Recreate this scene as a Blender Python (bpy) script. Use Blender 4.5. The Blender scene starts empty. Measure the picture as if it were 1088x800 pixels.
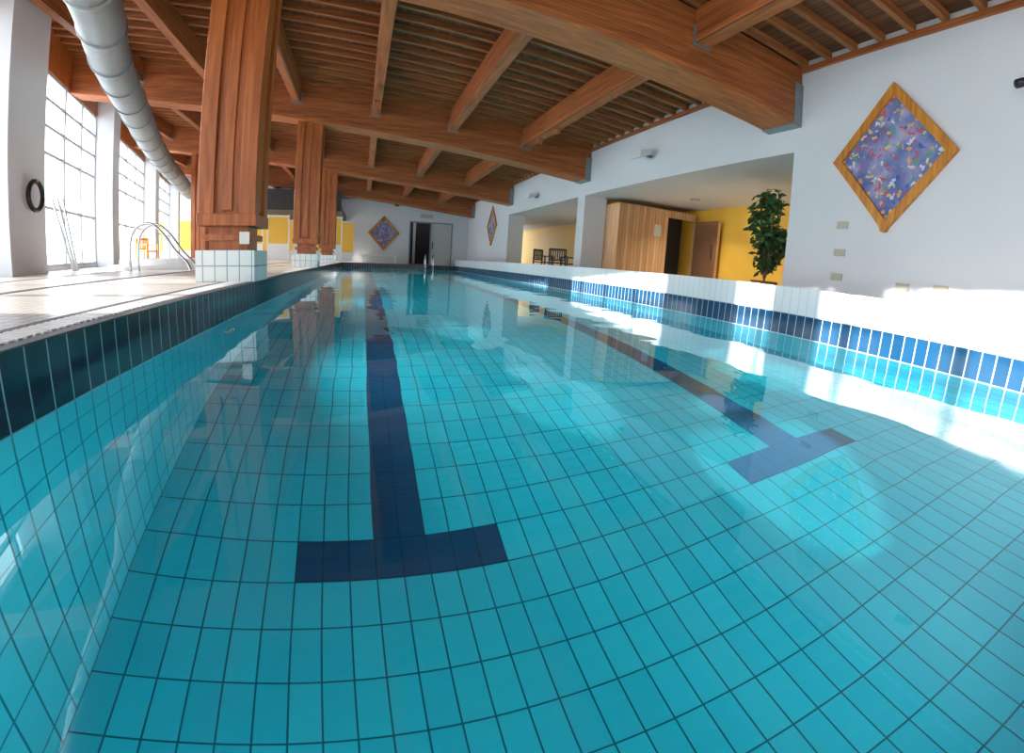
import bpy, bmesh, math, random
from mathutils import Matrix, Vector
random.seed(4)
scene=bpy.context.scene
# ------------------------------------------------------------------ helpers
def link(o,parent=None):
    bpy.context.collection.objects.link(o)
    if parent: o.parent=parent
    return o
def empty(name,loc=(0,0,0)):
    e=bpy.data.objects.new(name,None); e.empty_display_size=.2; e.location=loc
    return link(e)
def mesh_obj(name,verts,faces,mat=None,parent=None,smooth=False):
    m=bpy.data.meshes.new(name); m.from_pydata([tuple(v) for v in verts],[],faces); m.update()
    bm=bmesh.new(); bm.from_mesh(m); bmesh.ops.recalc_face_normals(bm,faces=bm.faces); bm.to_mesh(m); bm.free()
    if smooth:
        for p in m.polygons: p.use_smooth=True
    o=bpy.data.objects.new(name,m)
    if mat: m.materials.append(mat)
    return link(o,parent)
BF=[(0,1,2,3),(4,7,6,5),(0,4,5,1),(1,5,6,2),(2,6,7,3),(3,7,4,0)]
def bv(x0,x1,y0,y1,z0,z1):
    return [(x0,y0,z0),(x1,y0,z0),(x1,y1,z0),(x0,y1,z0),(x0,y0,z1),(x1,y0,z1),(x1,y1,z1),(x0,y1,z1)]
def box(name,x0,x1,y0,y1,z0,z1,mat=None,parent=None,bevel=0):
    o=mesh_obj(name,bv(x0,x1,y0,y1,z0,z1),BF,mat,parent)
    if bevel:
        b=o.modifiers.new('b','BEVEL'); b.width=bevel; b.segments=2
    return o
def boxes(name,lst,mat=None,parent=None,bevel=0):
    V=[];F=[]
    for b in lst:
        n=len(V)
        V+= b if len(b)==8 and not isinstance(b[0],(int,float)) else bv(*b)
        F+=[tuple(i+n for i in f) for f in BF]
    o=mesh_obj(name,V,F,mat,parent)
    if bevel:
        bb=o.modifiers.new('b','BEVEL'); bb.width=bevel; bb.segments=2
    return o
def tube(name,pts,r,mat=None,parent=None,seg=12,ribs=None):
    pts=[Vector(p) for p in pts]; V=[];F=[]
    rr=r if isinstance(r,(list,tuple)) else [r]*len(pts)
    up=Vector((0,0,1)); prev=None
    for i,p in enumerate(pts):
        t=(pts[min(i+1,len(pts)-1)]-pts[max(i-1,0)]).normalized()
        if prev is None:
            a=t.cross(up)
            if a.length<1e-3: a=t.cross(Vector((1,0,0)))
            a.normalize()
        else:
            a=(prev-t*prev.dot(t)).normalized()
        prev=a; b=t.cross(a)
        for k in range(seg):
            an=2*math.pi*k/seg
            V.append(p+a*math.cos(an)*rr[i]+b*math.sin(an)*rr[i])
    for i in range(len(pts)-1):
        for k in range(seg):
            k2=(k+1)%seg
            F.append((i*seg+k,i*seg+k2,(i+1)*seg+k2,(i+1)*seg+k))
    F.append(tuple(range(seg))); F.append(tuple((len(pts)-1)*seg+k for k in range(seg)))
    return mesh_obj(name,V,F,mat,parent,smooth=True)
def smoothpath(pts,n=8):
    pts=[Vector(p) for p in pts]; out=[]
    for i in range(len(pts)-1):
        p0=pts[max(i-1,0)];p1=pts[i];p2=pts[i+1];p3=pts[min(i+2,len(pts)-1)]
        for k in range(n):
            t=k/n
            out.append(.5*((2*p1)+(p2-p0)*t+(2*p0-5*p1+4*p2-p3)*t*t+(3*p1-p0-3*p2+p3)*t**3))
    out.append(pts[-1]); return out
# ------------------------------------------------------------------ materials
class NT:
    def __init__(s,name):
        s.m=bpy.data.materials.new(name); s.m.use_nodes=True; s.t=s.m.node_tree
        s.p=s.t.nodes['Principled BSDF']; s.out=s.t.nodes['Material Output']
    def n(s,typ,**k):
        nd=s.t.nodes.new(typ)
        for a,b in k.items(): setattr(nd,a,b)
        return nd
    def l(s,a,b): s.t.links.new(a,b)
def rgba(c): return (c[0],c[1],c[2],1)
def srgb(r,g,b):
    f=lambda c:(c/255/12.92) if c/255<=.04045 else ((c/255+.055)/1.055)**2.4
    return (f(r),f(g),f(b))
def plain(name,col,rough=.5,metal=0,noise=0.06,scale=6):
    N=NT(name); N.p.inputs['Roughness'].default_value=rough; N.p.inputs['Metallic'].default_value=metal
    nz=N.n('ShaderNodeTexNoise'); nz.inputs['Scale'].default_value=scale; nz.inputs['Detail'].default_value=4
    tc=N.n('ShaderNodeTexCoord'); N.l(tc.outputs['Object'],nz.inputs['Vector'])
    mx=N.n('ShaderNodeMix',data_type='RGBA')
    mx.inputs[6].default_value=rgba([c*(1-noise) for c in col]); mx.inputs[7].default_value=rgba([min(1,c*(1+noise)) for c in col])
    N.l(nz.outputs['Fac'],mx.inputs[0]); N.l(mx.outputs[2],N.p.inputs['Base Color'])
    return N.m
def tiles(name,axes,w,h,c1,c2,grout,mortar=.006,rough=.15,off=(0,0),bump=.3):
    N=NT(name); g=N.n('ShaderNodeNewGeometry'); sp=N.n('ShaderNodeSeparateXYZ'); N.l(g.outputs['Position'],sp.inputs[0])
    cb=N.n('ShaderNodeCombineXYZ')
    for i,a in enumerate(axes):
        ad=N.n('ShaderNodeMath',operation='ADD'); ad.inputs[1].default_value=off[i]
        N.l(sp.outputs['XYZ'.index(a)],ad.inputs[0]); N.l(ad.outputs[0],cb.inputs[i])
    b=N.n('ShaderNodeTexBrick'); b.offset=0; b.squash=1
    N.l(cb.outputs[0],b.inputs['Vector'])
    b.inputs['Scale'].default_value=1; b.inputs['Brick Width'].default_value=w; b.inputs['Row Height'].default_value=h
    b.inputs['Mortar Size'].default_value=mortar; b.inputs['Mortar Smooth'].default_value=.1; b.inputs['Bias'].default_value=0
    b.inputs['Color1'].default_value=rgba(c1); b.inputs['Color2'].default_value=rgba(c2); b.inputs['Mortar'].default_value=rgba(grout)
    N.l(b.outputs['Color'],N.p.inputs['Base Color']); N.p.inputs['Roughness'].default_value=rough
    if bump:
        iv=N.n('ShaderNodeMath',operation='SUBTRACT'); iv.inputs[0].default_value=1; N.l(b.outputs['Fac'],iv.inputs[1])
        bp=N.n('ShaderNodeBump'); bp.inputs['Strength'].default_value=bump; bp.inputs['Distance'].default_value=.003
        N.l(iv.outputs[0],bp.inputs['Height']); N.l(bp.outputs[0],N.p.inputs['Normal'])
    return N.m
def wood(name,col,dark,axis='X',rough=.35,lam=None,gap=.09):
    N=NT(name); g=N.n('ShaderNodeNewGeometry'); mp=N.n('ShaderNodeMapping')
    s={'X':(.6,9,9),'Y':(9,.6,9),'Z':(9,9,.6)}[axis]; mp.inputs['Scale'].default_value=s
    N.l(g.outputs['Position'],mp.inputs['Vector'])
    nz=N.n('ShaderNodeTexNoise'); nz.inputs['Scale'].default_value=2; nz.inputs['Detail'].default_value=6; nz.inputs['Distortion'].default_value=.6
    N.l(mp.outputs[0],nz.inputs['Vector'])
    cr=N.n('ShaderNodeValToRGB'); cr.color_ramp.elements[0].position=.3; cr.color_ramp.elements[1].position=.7
    cr.color_ramp.elements[0].color=rgba(dark); cr.color_ramp.elements[1].color=rgba(col)
    N.l(nz.outputs['Fac'],cr.inputs[0]); last=cr.outputs[0]
    if lam:
        ax,spc=lam
        sp=N.n('ShaderNodeSeparateXYZ'); N.l(g.outputs['Position'],sp.inputs[0])
        src=sp.outputs['XYZ'.index(ax)]
        if ax=='Z' and axis=='X':
            ma=N.n('ShaderNodeMath',operation='MULTIPLY_ADD'); N.l(sp.outputs[0],ma.inputs[0]); ma.inputs[1].default_value=.11; N.l(src,ma.inputs[2]); src=ma.outputs[0]
        dv=N.n('ShaderNodeMath',operation='DIVIDE'); dv.inputs[1].default_value=spc; N.l(src,dv.inputs[0])
        fr=N.n('ShaderNodeMath',operation='FRACT'); N.l(dv.outputs[0],fr.inputs[0])
        lt=N.n('ShaderNodeMath',operation='LESS_THAN'); lt.inputs[1].default_value=gap; N.l(fr.outputs[0],lt.inputs[0])
        fl=N.n('ShaderNodeMath',operation='FLOOR'); N.l(dv.outputs[0],fl.inputs[0])
        wn=N.n('ShaderNodeTexWhiteNoise',noise_dimensions='1D'); N.l(fl.outputs[0],wn.inputs['W'])
        mr=N.n('ShaderNodeMapRange'); mr.inputs['To Min'].default_value=.75; mr.inputs['To Max'].default_value=1.15; N.l(wn.outputs['Value'],mr.inputs['Value'])
        m1=N.n('ShaderNodeVectorMath',operation='SCALE'); N.l(last,m1.inputs[0]); N.l(mr.outputs[0],m1.inputs['Scale'])
        mx=N.n('ShaderNodeMix',data_type='RGBA'); N.l(lt.outputs[0],mx.inputs[0]); N.l(m1.outputs[0],mx.inputs[6]); mx.inputs[7].default_value=rgba([c*.4 for c in dark])
        last=mx.outputs[2]
    N.l(last,N.p.inputs['Base Color']); N.p.inputs['Roughness'].default_value=rough
    return N.m
GX=(0.343+100*.125)
M_floor=tiles('pool_floor_tile','XY',.125,.2365,srgb(22,178,200),srgb(34,188,208),srgb(0,94,114),.004,.3,(GX,-1.874+100*.2365))
M_lane=tiles('lane_tile','XY',.125,.2365,srgb(2,66,104),srgb(4,74,112),srgb(2,50,76),.004,.3,(GX,-1.874+100*.2365))
M_wallL=tiles('pool_wall_tile','YZ',.125,.25,srgb(60,196,212),srgb(70,202,218),srgb(10,120,138),.005,.3,(10,10))
M_endw=tiles('pool_end_tile','XZ',.125,.25,srgb(60,196,212),srgb(70,202,218),srgb(10,120,138),.005,.3,(10,10))
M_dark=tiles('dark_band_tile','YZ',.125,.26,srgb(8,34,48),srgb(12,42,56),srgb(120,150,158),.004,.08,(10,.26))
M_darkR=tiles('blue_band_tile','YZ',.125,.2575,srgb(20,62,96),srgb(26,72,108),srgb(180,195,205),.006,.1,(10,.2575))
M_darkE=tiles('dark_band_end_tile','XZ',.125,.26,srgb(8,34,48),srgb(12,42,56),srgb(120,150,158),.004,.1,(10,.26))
M_rim=tiles('rim_tile','YZ',.125,.31,(.8,.82,.83),(.84,.85,.86),(.6,.62,.64),.004,.15,(10,.0525))
M_deck=tiles('deck_tile','XY',.1,.1,(.56,.52,.48),(.64,.6,.55),(.26,.23,.21),.008,.3,(20,20))
M_plinth=tiles('plinth_tile','YZ',.125,.16,(.78,.84,.84),(.8,.86,.86),(.25,.4,.42),.006,.15,(10,.076))
M_plinth2=tiles('plinth_tile_b','XZ',.125,.16,(.78,.84,.84),(.8,.86,.86),(.25,.4,.42),.006,.15,(10,.076))
M_white=plain('white_plaster',(.7,.72,.76),.7,0,.03,3)
M_whitep=plain('white_paint',(.8,.8,.8),.4,0,.02)
M_wframe=plain('window_frame_paint',(.5,.53,.56),.4,0,.02)
M_yellow=plain('yellow_plaster',srgb(240,190,70),.6,0,.04,2)
WC=srgb(188,108,54);WD=srgb(138,70,28)
M_beam=wood('glulam_beam',WC,WD,'X',.6,('Z',.045))
M_purl=wood('glulam_purlin',WC,WD,'Y',.6,('Z',.045))
M_col=wood('column_cladding',srgb(190,108,50),srgb(140,70,27),'Z',.4)
M_board=wood('roof_boards',srgb(136,80,42),srgb(84,44,20),'Y',.6,('X',.14))
M_joist=wood('roof_joist',srgb(184,114,62),srgb(132,72,36),'X',.6)
M_sauna=wood('sauna_boards',srgb(226,184,142),srgb(204,152,108),'Z',.5,('X',.1))
M_steel=plain('stainless',(.5,.52,.54),.2,1,.03)
M_galv=plain('galvanised',(.26,.3,.32),.45,.6,.15,12)
M_dkgrey=plain('dark_grey',(.03,.03,.035),.5)
M_black=plain('black_plastic',(.01,.01,.012),.4)
M_orange=plain('orange_plastic',srgb(245,170,20),.4)
M_gold=wood('gilt_frame',srgb(222,150,55),srgb(174,102,30),'Z',.4)
M_vent=plain('beige_vent',(.5,.46,.38),.5)
M_snow=plain('snow',(.85,.87,.9),.8)
M_leaf=plain('leaf',(.035,.1,.025),.5,0,.4,4)
M_pot=plain('terracotta',(.35,.14,.07),.7)
M_doorg=plain('brown_door',srgb(130,96,72),.3)
M_sign=plain('paper_sign',(.75,.75,.7),.6)
M_greyglass=plain('grey_glass_door',(.55,.57,.56),.15)
def art():
    N=NT('tapestry_art'); tc=N.n('ShaderNodeTexCoord')
    nd=N.n('ShaderNodeTexNoise'); nd.inputs['Scale'].default_value=9; N.l(tc.outputs['Object'],nd.inputs['Vector'])
    va=N.n('ShaderNodeVectorMath',operation='MULTIPLY_ADD'); N.l(nd.outputs['Color'],va.inputs[0]); va.inputs[1].default_value=(.2,.2,.2); N.l(tc.outputs['Object'],va.inputs[2])
    v=N.n('ShaderNodeTexVoronoi'); v.inputs['Scale'].default_value=14; N.l(va.outputs[0],v.inputs['Vector'])
    nz=N.n('ShaderNodeTexNoise'); nz.inputs['Scale'].default_value=4; nz.inputs['Detail'].default_value=4; N.l(tc.outputs['Object'],nz.inputs['Vector'])
    sp=N.n('ShaderNodeSeparateColor'); N.l(v.outputs['Color'],sp.inputs[0])
    def ramp(cols,const=True):
        cr=N.n('ShaderNodeValToRGB'); r=cr.color_ramp
        if const: r.interpolation='CONSTANT'
        r.elements[0].position=cols[0][0]; r.elements[0].color=rgba(cols[0][1]); r.elements[1].position=cols[1][0]; r.elements[1].color=rgba(cols[1][1])
        for p,c in cols[2:]:
            e=r.elements.new(p); e.color=rgba(c)
        return cr
    cr=ramp([(0,srgb(205,70,60)),(.3,srgb(238,165,80)),(.4,srgb(225,222,228)),(.52,srgb(40,84,155)),(.62,srgb(80,160,120)),(.7,srgb(170,90,140)),(.78,srgb(225,200,100))])
    N.l(sp.outputs[0],cr.inputs[0])
    base=ramp([(.35,srgb(76,100,160)),(.5,srgb(116,128,180)),(.66,srgb(165,162,196))],False)
    N.l(nz.outputs['Fac'],base.inputs[0])
    lt=N.n('ShaderNodeMath',operation='LESS_THAN'); lt.inputs[1].default_value=.46; N.l(v.outputs['Distance'],lt.inputs[0])
    l2=N.n('ShaderNodeMath',operation='LESS_THAN'); l2.inputs[1].default_value=.72; N.l(sp.outputs[1],l2.inputs[0])
    mu=N.n('ShaderNodeMath',operation='MULTIPLY'); N.l(lt.outputs[0],mu.inputs[0]); N.l(l2.outputs[0],mu.inputs[1])
    m8=N.n('ShaderNodeMath',operation='MULTIPLY'); N.l(mu.outputs[0],m8.inputs[0]); m8.inputs[1].default_value=.85
    mx=N.n('ShaderNodeMix',data_type='RGBA'); N.l(m8.outputs[0],mx.inputs[0]); N.l(base.outputs[0],mx.inputs[6]); N.l(cr.outputs[0],mx.inputs[7])
    N.l(mx.outputs[2],N.p.inputs['Base Color']); N.p.inputs['Roughness'].default_value=.6
    return N.m
M_art=art()
def glass():
    N=NT('window_glass'); N.t.nodes.remove(N.p)
    t=N.n('ShaderNodeBsdfTransparent'); t.inputs[0].default_value=(.95,.97,.97,1)
    g=N.n('ShaderNodeBsdfGlossy'); g.inputs['Roughness'].default_value=.02
    mx=N.n('ShaderNodeMixShader'); mx.inputs[0].default_value=.06
    N.l(t.outputs[0],mx.inputs[1]); N.l(g.outputs[0],mx.inputs[2]); N.l(mx.outputs[0],N.out.inputs['Surface'])
    return N.m
M_glass=glass()
def water():
    N=NT('water'); N.t.nodes.remove(N.p)
    g=N.n('ShaderNodeBsdfGlass'); g.inputs['IOR'].default_value=1.33; g.inputs['Roughness'].default_value=0; g.inputs['Color'].default_value=(.95,1,1,1)
    geo=N.n('ShaderNodeNewGeometry'); nz=N.n('ShaderNodeTexNoise'); nz.inputs['Scale'].default_value=1.6; nz.inputs['Detail'].default_value=1
    N.l(geo.outputs['Position'],nz.inputs['Vector'])
    b=N.n('ShaderNodeBump'); b.inputs['Strength'].default_value=.4; b.inputs['Distance'].default_value=.014
    N.l(nz.outputs['Fac'],b.inputs['Height']); N.l(b.outputs[0],g.inputs['Normal'])
    N.l(g.outputs[0],N.out.inputs['Surface'])
    return N.m
M_water=water()
# ------------------------------------------------------------------ dimensions
XL,XR=-1.093,4.68; Y0,Y1=-.16,24.9; ZF=-1.606; ZD=.244; ZR=.568
def zb(x): return 3.47-.11*x
def wx(y): return -6.54-.231*(y-9.58)   # window wall inner x
YB=[-1.55,5.2,11.95,18.7,25.45]
HB=.3
# ------------------------------------------------------------------ pool
recv=[]
recv.append(box('pool_floor',XL-.3,XR+.3,Y0-.3,Y1+.3,ZF-.2,ZF,M_floor))
PL=o=empty('pool_wall_left'); 
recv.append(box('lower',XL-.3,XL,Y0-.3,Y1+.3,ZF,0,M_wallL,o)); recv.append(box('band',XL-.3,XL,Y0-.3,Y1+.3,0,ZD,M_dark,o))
PR=o=empty('pool_wall_right')
recv.append(box('lower',XR,XR+.3,Y0-.3,Y1+.3,ZF,0,M_wallL,o)); box('band',XR,XR+.3,Y0-.3,Y1+.3,0,.2575,M_darkR,o); box('rim',XR,XR+.3,Y0-.3,Y1+.3,.2575,ZR,M_rim,o)
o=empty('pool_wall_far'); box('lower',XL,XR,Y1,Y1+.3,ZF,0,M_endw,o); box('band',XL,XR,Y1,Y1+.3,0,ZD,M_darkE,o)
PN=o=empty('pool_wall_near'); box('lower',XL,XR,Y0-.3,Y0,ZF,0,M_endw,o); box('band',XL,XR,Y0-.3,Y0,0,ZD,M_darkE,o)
def lane(x):
    o=empty('lane_marking'); z=ZF+.003; t=.2365
    ya=1.874; yb=22.8
    recv.append(boxes('line',[(x-.125,x+.125,ya+t,yb-t,ZF-.01,z),(x-.5,x+.5,ya,ya+t,ZF-.01,z),(x-.5,x+.5,yb-t,yb,ZF-.01,z)],M_lane,o))
lane(.157);lane(2.657)
w=mesh_obj('pool_water',[(XL-.01,Y0-.01,0),(XR+.01,Y0-.01,0),(XR+.01,Y1+.01,0),(XL-.01,Y1+.01,0)],[(0,1,2,3)],M_water)
for p in w.data.polygons: p.use_smooth=True
if w.data.polygons[0].normal.z<0: w.data.flip_normals()
# ------------------------------------------------------------------ floors
boxes('floor_deck',[(-15,XL-.3,-3.2,34,ZD-.3,ZD),(XL-.3,XR+.3,Y1+.3,34,ZD-.3,ZD),(XL-.3,10,-3.2,Y0-.3,ZD-.3,ZD),(XR+.3,10,Y0-.3,34,ZD-.3,ZD)],M_deck)
box('trim_overflow_edge',XL-.06,XL+.002,Y0,Y1,ZD,ZD+.006,M_dkgrey)
gr=[(XL-.26,XL-.09,y*.05,y*.05+.03,ZD,ZD+.008) for y in range(0,490) if not any(c-.05<y*.05<c+.72 for c in (5.05,11.8,18.55))]
boxes('trim_drain_grating',gr,M_whitep)
boxes('trim_drain_line',[(-3.06,-2.94,-3,26,ZD,ZD+.004),(-1.43,-1.38,-3,5.0,ZD,ZD+.004),(-4.5,-4.44,-3,9.4,ZD,ZD+.004)],M_dkgrey)
# ------------------------------------------------------------------ right wall
XW=5.6
boxes('wall_right',[(XW,XW+.65,-3.2,5.0,0.2,4.6),(XW,XW+.65,5.0,18.9,2.5,4.6),(XW,XW+.65,11.9,12.35,.2,2.5),(XW,XW+.65,18.9,26.8,.2,4.6)],M_white)
box('ceiling_alcove',XW+.65,10,4.3,27,2.5,2.7,M_white)
box('wall_alcove_back',8.9,9.1,4.3,27,.2,2.5,M_yellow)
box('wall_alcove_near',XW+.65,8.9,4.1,4.4,.2,2.5,M_white)
box('wall_alcove_partition',XW+.65,8.9,12.1,12.3,.2,2.5,M_yellow)
WF=o=empty('wall_far')
boxes('plaster',[(-.6,2.35,26.5,26.8,.2,5.2),(2.35,4.7,26.5,26.8,2.55,5.2),(4.7,5.7,26.5,26.8,.2,5.2)],M_white,o)
o=empty('wall_corridor')
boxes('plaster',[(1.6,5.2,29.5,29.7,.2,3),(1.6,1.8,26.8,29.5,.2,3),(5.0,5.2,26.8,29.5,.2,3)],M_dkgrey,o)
box('pillar',2.7,2.85,28,28.15,ZD,2.6,M_whitep,o)
o=empty('wall_far_left'); box('yellow',-13,-.4,31,31.2,.8,2.6,M_yellow,o); box('base',-13,-.4,31,31.2,.2,.8,M_white,o); box('upper',-13,-.4,31,31.2,2.6,6,M_white,o)
box('wall_step',-.6,-.4,26.8,31,.2,5.2,M_white)
box('wall_back',-8,6.3,-3.4,-3.2,0,5.5,M_white)
o=empty('yellow_partition')
for i,(a,b) in enumerate(((-5.6,-4.7),(-4.4,-3.5),(-3.2,-2.3),(-2.0,-1.1))):
    box('panel',a,b,23.0,23.06,1.1,2.25,M_yellow,o); boxes('posts',[(a-.05,a,22.99,23.07,ZD,2.35),(b,b+.05,22.99,23.07,ZD,2.35),(a,b,22.99,23.07,2.25,2.33)],M_whitep,o)
    box('lower_panel',a,b,23.0,23.06,.35,1.05,M_whitep,o)
o=empty('door_far'); 
boxes('frame',[(2.35,2.42,26.46,26.6,.244,2.55),(4.63,4.7,26.46,26.6,.244,2.55),(2.35,4.7,26.46,26.6,2.48,2.55),(3.48,3.54,26.46,26.6,.244,2.5)],M_galv,o)
box('leaf',3.54,4.63,26.5,26.54,.244,2.48,M_greyglass,o)
boxes('handle',[(3.62,3.66,26.42,26.5,1.1,1.5)],M_black,o)
box('transom_vent',2.9,3.6,26.45,26.5,2.75,2.95,M_vent,WF)
o=empty('loudspeaker'); o.parent=WF; box('cabinet',1.5,1.75,26.3,26.5,3.3,3.7,M_black,o,.01); box('bracket',1.6,1.65,26.45,26.5,3.4,3.8,M_black,o)
o=empty('gallery'); box('deck',-7,-1.2,24.5,30.98,2.7,3.0,M_dkgrey,o); box('front',-7,-1.2,24.4,24.5,2.7,3.7,M_dkgrey,o)
# ------------------------------------------------------------------ window wall
def W(u,v,z):
    return (wx(u)-v*.974, u-v*.225*1.0, z)
def wseg(u0,u1,v0,v1,z0,z1):
    return [W(u0,v1,z0),W(u1,v1,z0),W(u1,v0,z0),W(u0,v0,z0),W(u0,v1,z1),W(u1,v1,z1),W(u1,v0,z1),W(u0,v0,z1)]
ZT=4.3
cols=[-3.4+.02,2.6,8.65,14.2,20.9,27.7]
cl=[]
for c in cols: cl.append(wseg(c-(1.1 if c==8.65 else .35),c+.4,-.45,.25,.2,ZT+.9))
boxes('window_column',cl,M_white)
boxes('wall_left_sill',[wseg(-3.6,31.2,0,.2,.2,.32)],M_white)
boxes('wall_left',[wseg(-3.6,31.2,0,.2,ZT,6.2)],M_col)
for i in range(len(cols)-1):
    a,b=cols[i]+.4,cols[i+1]-.35
    o=empty('window_%d'%(i+1)); L=[]
    n=4
    for k in range(n+1):
        u=a+(b-a)*k/n; L.append(wseg(u-.04,u+.04,0.02,.1,.32,ZT))
    for z in (.35,1.55,2.65,3.2,3.75,ZT-.04): L.append(wseg(a,b,.03,.09,z-.03,z+.03))
    boxes('frame',L,M_wframe,o)
    mesh_obj('pane',[W(a,.07,.32),W(b,.07,.32),W(b,.07,ZT),W(a,.07,ZT)],[(0,1,2,3)],M_glass,o)
box('ground_snow',-90,-7.0-.5,-60,90,-.6,-.4,M_snow)
# ------------------------------------------------------------------ roof
def slope(x0,x1,y0,y1,d0,d1,x0b=None):
    xb=x0 if x0b is None else x0b
    z=lambda x,d: zb(x)+d
    return [(x0,y0,z(x0,d0)),(x1,y0,z(x1,d0)),(x1,y1,z(x1,d0)),(xb,y1,z(xb,d0)),(x0,y0,z(x0,d1)),(x1,y0,z(x1,d1)),(x1,y1,z(x1,d1)),(xb,y1,z(xb,d1))]
xs=[.1+1.83*k for k in range(-6,3)]
for y in YB:
    o=empty('roof_beam'); xl=wx(y)+.02
    boxes('glulam',[slope(xl,XW-.02,y-HB,y+HB,0,.85)],M_beam,o,.008)
    boxes('steel_plate',[slope(XW-.16,XW-.005,y-HB-.012,y+HB+.012,-.012,.6)]+[slope(x-.13,x+.13,y-HB-.015,y+HB+.015,.36,.62) for x in xs if x>wx(y)+.4],M_galv,o)
pl=[]
for x in xs:
    for a,b in zip([-3.2]+[y+HB for y in YB],[y-HB for y in YB]+[31]):
        if x<wx((a+b)/2)+.3: continue
        pl.append(slope(x-.1,x+.1,a,b,.4,.85))
boxes('roof_purlin',pl,M_purl,None,.006)
jl=[]
for k in range(86):
    y=-3.2+.4*k; jl.append(slope(wx(y)-.2,XW-.01,y,y+.07,.85,.95,wx(y+.07)-.2))
boxes('roof_joist',jl,M_joist)
boxes('ceiling',[slope(wx(-3.4)-.4,XW+.6,-3.4,31.3,.95,1.1,wx(31.3)-.4)],M_board)
boxes('trim_wall_top',[slope(XW-.05,XW,-3.2,26.5,.78,.85)],M_purl)
# ------------------------------------------------------------------ columns
def column(x0,x1,y0,y1,plinth=True):
    o=empty('timber_column')
    top=zb((x0+x1)/2)+.05 if plinth else zb(x0)+.05
    zs=.80
    if plinth:
        e=.02
        mesh=mesh_obj('plinth',bv(x0-e,x1+e*0,y0-e,y1+e,ZD,.56),BF,M_plinth2,o)
        mesh.data.materials.append(M_plinth)
        for p in mesh.data.polygons:
            if abs(p.normal.x)>.5: p.material_index=1
        boxes('base',[(x0+.09,x1-.09,y0+.09,y1-.09,.56,zs)],M_col,o)
        box('shoe',x0+.04,x1-.04,y0+.04,y1-.04,.66,.72,M_col,o)
    else:
        zs=ZD
    boxes('core',[(x0+.05,x1-.05,y0+.05,y1-.05,zs,top)],M_col,o)
    p=.16
    L=[]
    for (a,b) in ((x0,x0+p),(x1-p,x1)):
        for (c,d) in ((y0,y0+p),(y1-p,y1)): L.append((a,b,c,d,zs,top))
    L.append((x0+.24,x1-.24,y0+.02,y1-.02,zs+.15,top)); L.append((x0+.02,x1-.02,y0+.24,y1-.24,zs+.15,top))
    L.append((x0-.012,x1+.012,y0-.012,y1+.012,zs,zs+.12))
    boxes('posts',L,M_col,o,.006)
    return o
cs=[column(-1.68,-1.1,y,y+.62) for y in (5.05,11.8,18.55)]
column(-6.4,-5.85,18.45,19.0,False)
box('notice_sign',-1.25,-1.15,5.03,5.036,.62,.74,M_sign,cs[0])
# ------------------------------------------------------------------ duct
pts=smoothpath([(-2.3,2.2,3.45),(-2.75,3.9,3.45),(-3.31,5.83,3.45),(-4.02,7.7,3.45),(-4.76,10.1,3.45),(-6.3,15.3,3.45),(-8.5,24.4,3.45)],14)
dd=tube('ventilation_duct',pts,.3,M_galv,None,28)
acc=0
for i in range(2,len(pts)-1):
    acc+=(pts[i]-pts[i-1]).length
    if acc>1.0:
        acc=0; t=(pts[i+1]-pts[i]).normalized()
        tube('collar',[pts[i]-t*.03,pts[i]+t*.03],.32,M_galv,dd,28)
# ------------------------------------------------------------------ tapestries
def diamond(name,c,hw,hh,normal):
    o=empty(name)
    if normal=='-X': ax=Vector((0,-1,0)); n=Vector((-1,0,0))
    else: ax=Vector((1,0,0)); n=Vector((0,-1,0))
    up=Vector((0,0,1)); c=Vector(c)
    def ring(s,d): return [c+ax*hw*s+n*d,c+up*hh*s+n*d,c-ax*hw*s+n*d,c-up*hh*s+n*d]
    V=ring(1,0)+ring(1,.06)+ring(.83,.06)+ring(.83,.02)
    F=[]
    for r in range(3):
        for k in range(4):
            k2=(k+1)%4; F.append((r*4+k,r*4+k2,(r+1)*4+k2,(r+1)*4+k))
    mesh_obj('frame',V,F,M_gold,o)
    mesh_obj('canvas',ring(.84,.025),[(0,1,2,3)],M_art,o)
    b=c-up*hh*.96
    q=(b+ax*.09+up*.1,b-ax*.09+up*.1,b-up*.03-ax*.03,b-up*.03+ax*.03)
    mesh_obj('foot',list(q)+[v+n*.07 for v in q],[(0,1,2,3),(4,5,6,7),(0,1,5,4),(1,2,6,5),(2,3,7,6),(3,0,4,7)],M_gold,o)
diamond('diamond_tapestry',(XW,3.45,2.25),.82,.9,'-X')
diamond('diamond_tapestry',(XW,21.4,2.2),.82,.9,'-X')
diamond('diamond_tapestry',(.98,26.5,1.85),.85,.92,'-Y')
for y,z in ((4.07,1.44),(4.07,1.09),(4.07,.78),(3.13,.74),(2.67,.76)):
    o=empty('wall_vent'); box('plate',XW-.015,XW,y-.085,y+.085,z-.045,z+.045,M_vent,o); boxes('slats',[(XW-.022,XW-.01,y-.07,y+.07,z-.03+.02*k,z-.022+.02*k) for k in range(4)],M_vent,o)
def floodlight(y,z):
    o=empty('wall_floodlight'); box('arm',XW-.12,XW,y-.03,y+.03,z-.02,z+.03,M_galv,o)
    mesh_obj('head',[(XW-.42,y-.22,z-.1),(XW-.12,y-.22,z+.0),(XW-.12,y+.22,z+.0),(XW-.42,y+.22,z-.1),(XW-.38,y-.2,z+.06),(XW-.14,y-.2,z+.1),(XW-.14,y+.2,z+.1),(XW-.38,y+.2,z+.06)],BF,M_whitep,o)
floodlight(8.8,3.0); floodlight(15.6,2.85)
o=empty('security_camera'); box('mount',XW-.1,XW,1.86,1.94,2.72,2.8,M_whitep,o); tube('body',[(XW-.12,1.9,2.82),(XW-.26,2.0,2.75)],.045,M_black,o,12)
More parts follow.
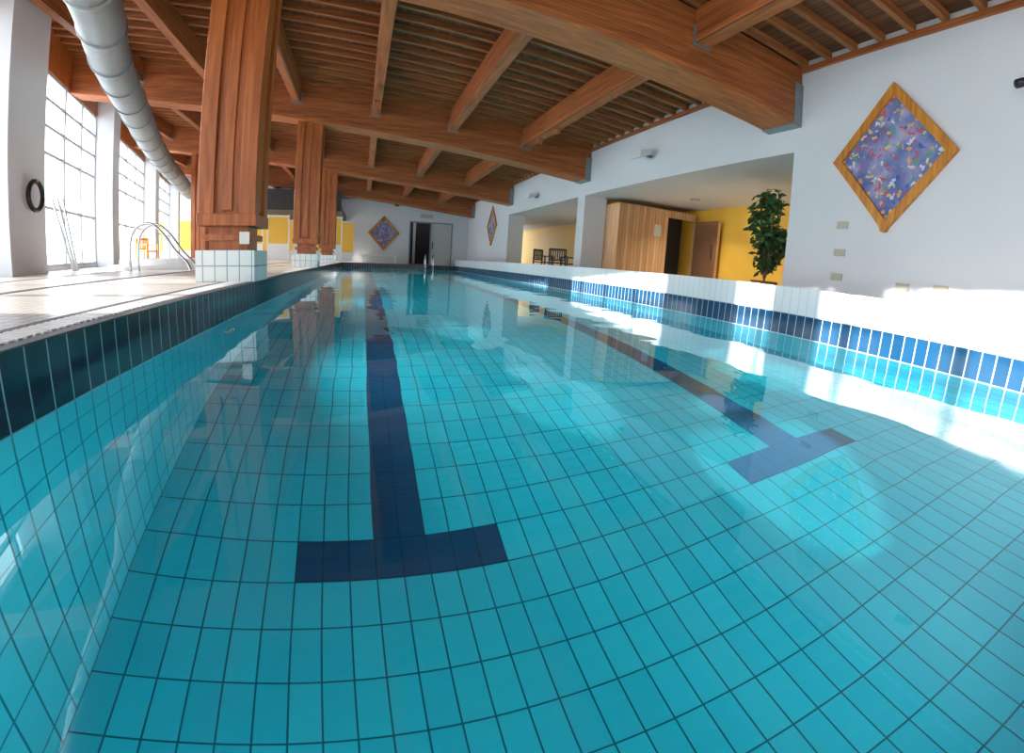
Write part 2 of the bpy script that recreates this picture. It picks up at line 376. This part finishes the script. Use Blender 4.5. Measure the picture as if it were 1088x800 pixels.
# ------------------------------------------------------------------ sauna
o=empty('sauna_cabin')
boxes('walls',[(6.27,7.75,11.2,11.28,ZD,2.3),(7.75,8.75,11.2,11.28,2.15,2.3),(6.27,6.35,11.28,12.08,ZD,2.3),(6.27,8.85,11.2,12.08,2.3,2.34)],M_sauna,o)
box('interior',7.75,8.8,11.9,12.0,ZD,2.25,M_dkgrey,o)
boxes('door_frame',[(7.75,7.81,11.17,11.2,ZD,2.15),(8.69,8.75,11.17,11.2,ZD,2.15)],M_sauna,o)
box('notice',7.4,7.6,11.185,11.2,1.6,1.9,M_sign,o)
o=empty('door_sauna')
box('leaf',8.72,8.78,10.2,11.15,ZD,2.1,M_doorg,o); boxes('edge',[(8.70,8.80,10.16,10.22,ZD,2.13),(8.7,8.8,10.2,11.15,2.07,2.13)],M_sauna,o); box('handle',8.66,8.72,10.3,10.34,1.1,1.5,M_steel,o)
# ------------------------------------------------------------------ plant
o=empty('potted_ficus')
tube('pot',[(6.8,6.5,ZD),(6.8,6.5,ZD+.4)],[.18,.25],M_pot,o,20)
V=[];F=[]
for s in range(9):
    a=s*.7; top=Vector((6.8+.17*math.cos(a),6.5+.17*math.sin(a),1.3+1.05*random.random()))
    path=smoothpath([(6.8,6.5,ZD+.38),(6.8+.08*math.cos(a),6.5+.08*math.sin(a),1.0),top,top+Vector((.12*math.cos(a),.12*math.sin(a),-.14))],8)
    tube('stem',path,.012,M_doorg,o,6)
    for p in path[7:]:
        for j in range(5):
            c=p+Vector((random.gauss(0,.06),random.gauss(0,.06),random.gauss(0,.05)))
            d=Vector((random.uniform(-1,1),random.uniform(-1,1),random.uniform(-1.2,.1))).normalized()
            sd=d.cross(Vector((random.random(),random.random(),random.random()))).normalized()*.035; d*=.08
            n=len(V); V+=[c,c+d+sd,c+d*2.1,c+d-sd]; F.append((n,n+1,n+2,n+3))
m=bpy.data.meshes.new('foliage'); m.from_pydata([tuple(v) for v in V],[],F); m.materials.append(M_leaf); link(bpy.data.objects.new('foliage',m),o)
# ------------------------------------------------------------------ chairs
def chair(x,y,rot,mat,name='armchair'):
    o=empty(name,(x,y,ZD)); o.rotation_euler=(0,0,rot)
    L=[]
    for sx in (-.26,.26):
        for sy in (-.24,.24): L.append((sx-.022,sx+.022,sy-.022,sy+.022,0,.62 if sy<0 else .85))
        L.append((sx-.03,sx+.03,-.27,.26,.62,.65))
    L.append((-.26,.26,-.26,.24,.40,.44))
    L.append((-.26,.26,.225,.255,.80,.87)); L.append((-.26,.26,.225,.255,.48,.52))
    for k in range(7): L.append((-.21+.07*k-.018,-.21+.07*k+.018,.23,.25,.5,.82))
    boxes('frame',L,mat,o,.006)
chair(6.1,16.0,.6,M_black); chair(6.7,15.2,-1.9,M_black); chair(6.0,14.4,2.6,M_black)
chair(-7.5,17.2,1.2,M_orange,'plastic_chair')
# ------------------------------------------------------------------ handrails, ladder, tub
o=empty('handrail')
for y in (9.0,9.35):
    tube('rail',smoothpath([(-4.25,y,ZD),(-4.25,y,.7),(-4.15,y,.98),(-3.9,y,1.08),(-3.65,y,.92),(-3.4,y,.6),(-3.2,y,.4),(-3.12,y,ZD)],6),.022,M_steel,o)
o=empty('pool_ladder')
for x in (3.1,3.5):
    tube('rail',smoothpath([(x,Y1+.4,ZD),(x,Y1+.4,.6),(x,Y1+.2,.75),(x,Y1-.05,.6),(x,Y1-.08,-.9)],6),.022,M_steel,o)
boxes('steps',[(3.1,3.5,Y1-.12,Y1-.04,-.3-.28*k,-.27-.28*k) for k in range(3)],M_steel,o)
o=empty('whirlpool_tub')
def annulus(name,cx,cy,r0,r1,z0,z1,mat,parent,seg=48):
    V=[];F=[]
    for k in range(seg):
        a=2*math.pi*k/seg;c,s=math.cos(a),math.sin(a)
        V+=[(cx+r0*c,cy+r0*s,z0),(cx+r1*c,cy+r1*s,z0),(cx+r1*c,cy+r1*s,z1),(cx+r0*c,cy+r0*s,z1)]
    for k in range(seg):
        a=k*4;b=((k+1)%seg)*4
        for j in range(4): F.append((a+j,a+(j+1)%4,b+(j+1)%4,b+j))
    return mesh_obj(name,V,F,mat,parent)
annulus('rim',-4.1,11.2,1.0,1.3,ZD,.45,M_whitep,o)
annulus('step',-4.1,11.2,1.3,1.55,ZD,.33,M_whitep,o)
o=empty('life_ring')
C=Vector((wx(8.45)+.58,8.45,1.55)); 
tube('ring',[C+Vector((.0,.2*math.cos(a),.24*math.sin(a))) for a in [2*math.pi*k/24 for k in range(25)]],.04,M_black,o,10)
tube('hook',[C+Vector((-.1,0,.24)),C+Vector((.05,0,.24))],.02,M_orange,o,8)
o=empty('cleaning_pole_rack')
for k in range(3): tube('pole',[(-5.9-.1*k,9.9+.25*k,ZD),(-6.45,10.1+.2*k,1.7)],.025,M_wframe,o,8)
o=empty('bench'); boxes('slab',[(-.3,1.9,25.9,26.3,.62,.68),(-.1,.0,25.95,26.25,ZD,.62),(1.6,1.7,25.95,26.25,ZD,.62)],M_whitep,o)
# ------------------------------------------------------------------ light
wd=bpy.data.worlds.new('world'); scene.world=wd; wd.use_nodes=True
nt=wd.node_tree; bg=nt.nodes['Background']
bg.inputs[0].default_value=(.85,.92,1,1); bg.inputs[1].default_value=5.6
sun=bpy.data.lights.new('sun','SUN'); sun.energy=19; sun.angle=math.radians(.9); sun.color=(1,.95,.88)
so=link(bpy.data.objects.new('sun',sun)); d=Vector((.93,-.22,-.262)); so.rotation_euler=d.to_track_quat('-Z','Y').to_euler()
sun.cycles.is_caustics_light=True
w.cycles.is_caustics_caster=True
for r in recv: r.cycles.is_caustics_receiver=True
for i in range(len(cols)-1):
    a,b=cols[i]+.4,cols[i+1]-.35
    al=bpy.data.lights.new('portal','AREA'); al.shape='RECTANGLE'; al.cycles.is_portal=True
    pa=Vector(W(a,.3,2.3));pb=Vector(W(b,.3,2.3)); al.size=(pb-pa).length; al.size_y=4.0
    ob=link(bpy.data.objects.new('window_portal',al)); ob.location=(pa+pb)/2
    yd=(pb-pa).normalized(); n=Vector((.974,.225,0)); z=-n
    ob.rotation_euler=Matrix((yd,z.cross(yd),z)).transposed().to_euler()
def round_fill_light(name,loc,n,power,spread,parent,color,r0=.13):  # added disk light for fill, dressed with a steel bezel
    o=empty(name); 
    if parent: o.parent=parent
    loc=Vector(loc); n=Vector(n)
    t1=Vector((0,0,1)) if abs(n.z)<.5 else Vector((1,0,0)); t2=n.cross(t1)
    V=[];F=[];S=24
    for r,dd_ in ((r0,0),(r0,.02),(r0*.8,.02),(r0*.8,.004)):
        for k in range(S):
            a=2*math.pi*k/S; V.append(loc+t1*r*math.cos(a)+t2*r*math.sin(a)+n*dd_)
    for j in range(3):
        for k in range(S): F.append((j*S+k,j*S+(k+1)%S,(j+1)*S+(k+1)%S,(j+1)*S+k))
    mesh_obj('bezel',V,F,M_steel,o)
    al=bpy.data.lights.new('added_light','AREA'); al.shape='DISK'; al.size=r0*1.55; al.energy=power; al.color=color; al.spread=math.radians(spread)
    lo=link(bpy.data.objects.new('added_light',al),o); lo.location=loc+n*.008; lo.rotation_euler=n.to_track_quat('-Z','Y').to_euler()
for x in (-.2,1.8,3.8): round_fill_light('pool_fill_light',(x,Y0,-.55),(0,1,0),15,170,PN,(.8,1,1))  # added underwater fill on the pool walls, brightens floor and tiles
for y in (4,7.5,11,14.5,18,21.5): round_fill_light('pool_fill_light',(XL,y,-.55),(1,0,0),44,120,PL,(.8,1,1))
for y in (10,15,20): round_fill_light('pool_fill_light',(XR,y,-.55),(-1,0,0),40,115,PR,(.8,1,1))
for x,y in ((7.6,7.2),(7.6,9.8),(7.6,15.5)): round_fill_light('alcove_fill_light',(x,y,2.5),(0,0,-1),26,115,None,(1,.88,.7),.12)  # added warm fill in the alcove ceiling, lifts the dark sauna front
# added narrow beams under the purlins, imitating sun patches on the pool floor
def sunpatch_beam(loc,target,sx,sy,power,spread):
    o=empty('sunpatch_light'); loc=Vector(loc); t=Vector(target); n=(t-loc).normalized()
    box('stem',loc.x-.012,loc.x+.012,loc.y-.012,loc.y+.012,loc.z,zb(loc.x)+.42,M_col,o)
    q=n.to_track_quat('-Z','Y')
    h=mesh_obj('housing',bv(-sx/2-.015,sx/2+.015,-sy/2-.015,sy/2+.015,.01,.08),BF,M_col,o); h.location=loc; h.rotation_euler=q.to_euler()
    al=bpy.data.lights.new('added_light','AREA'); al.shape='RECTANGLE'; al.size=sx; al.size_y=sy; al.energy=power; al.spread=math.radians(spread); al.color=(1,.97,.9)
    al.cycles.is_caustics_light=True
    lo=link(bpy.data.objects.new('added_light',al),o); lo.location=loc; lo.rotation_euler=q.to_euler()
sunpatch_beam((.1,10.6,3.78),(1.05,5.3,ZF),.1,.1,16,5)
sunpatch_beam((.1,9.6,3.78),(1.45,3.3,ZF),.1,.1,12,5)
sunpatch_beam((3.76,9.6,3.38),(2.5,2.1,ZF),.1,.1,12,6)
sunpatch_beam((3.76,10.6,3.38),(3.7,3.4,ZF),.1,.1,9,6)
# ------------------------------------------------------------------ camera
f=510.964;k=-.0814;yaw,pitch,roll=.3162,.2312,-.0671
def mp(c):
    cr,sr=math.cos(roll),math.sin(roll); R=c[0]*cr+c[1]*sr; U=-c[0]*sr+c[1]*cr; F=c[2]
    cp,sp=math.cos(pitch),math.sin(pitch); y=F*cp+U*sp; z=-F*sp+U*cp
    cy,sy=math.cos(yaw),math.sin(yaw); return Vector((R*cy+y*sy,-R*sy+y*cy,z))
cam=bpy.data.cameras.new('camera'); co=link(bpy.data.objects.new('camera',cam))
r,u,fw=mp((1,0,0)),mp((0,1,0)),mp((0,0,1))
mt=Matrix((r,u,-fw)).transposed().to_4x4(); mt.translation=(0,0,.508); co.matrix_world=mt
cam.type='PANO'; cam.sensor_width=36; cam.sensor_height=36*800/1088; cam.clip_start=.02; cam.clip_end=500
cc=cam if hasattr(cam,'panorama_type') else cam.cycles
cc.panorama_type='FISHEYE_LENS_POLYNOMIAL'; cc.fisheye_fov=math.radians(200)
fm=f*36/1088
cc.fisheye_polynomial_k0=0; cc.fisheye_polynomial_k1=-1/fm; cc.fisheye_polynomial_k2=0; cc.fisheye_polynomial_k3=-k/fm**3; cc.fisheye_polynomial_k4=0
scene.camera=co
scene.view_settings.view_transform='Standard'
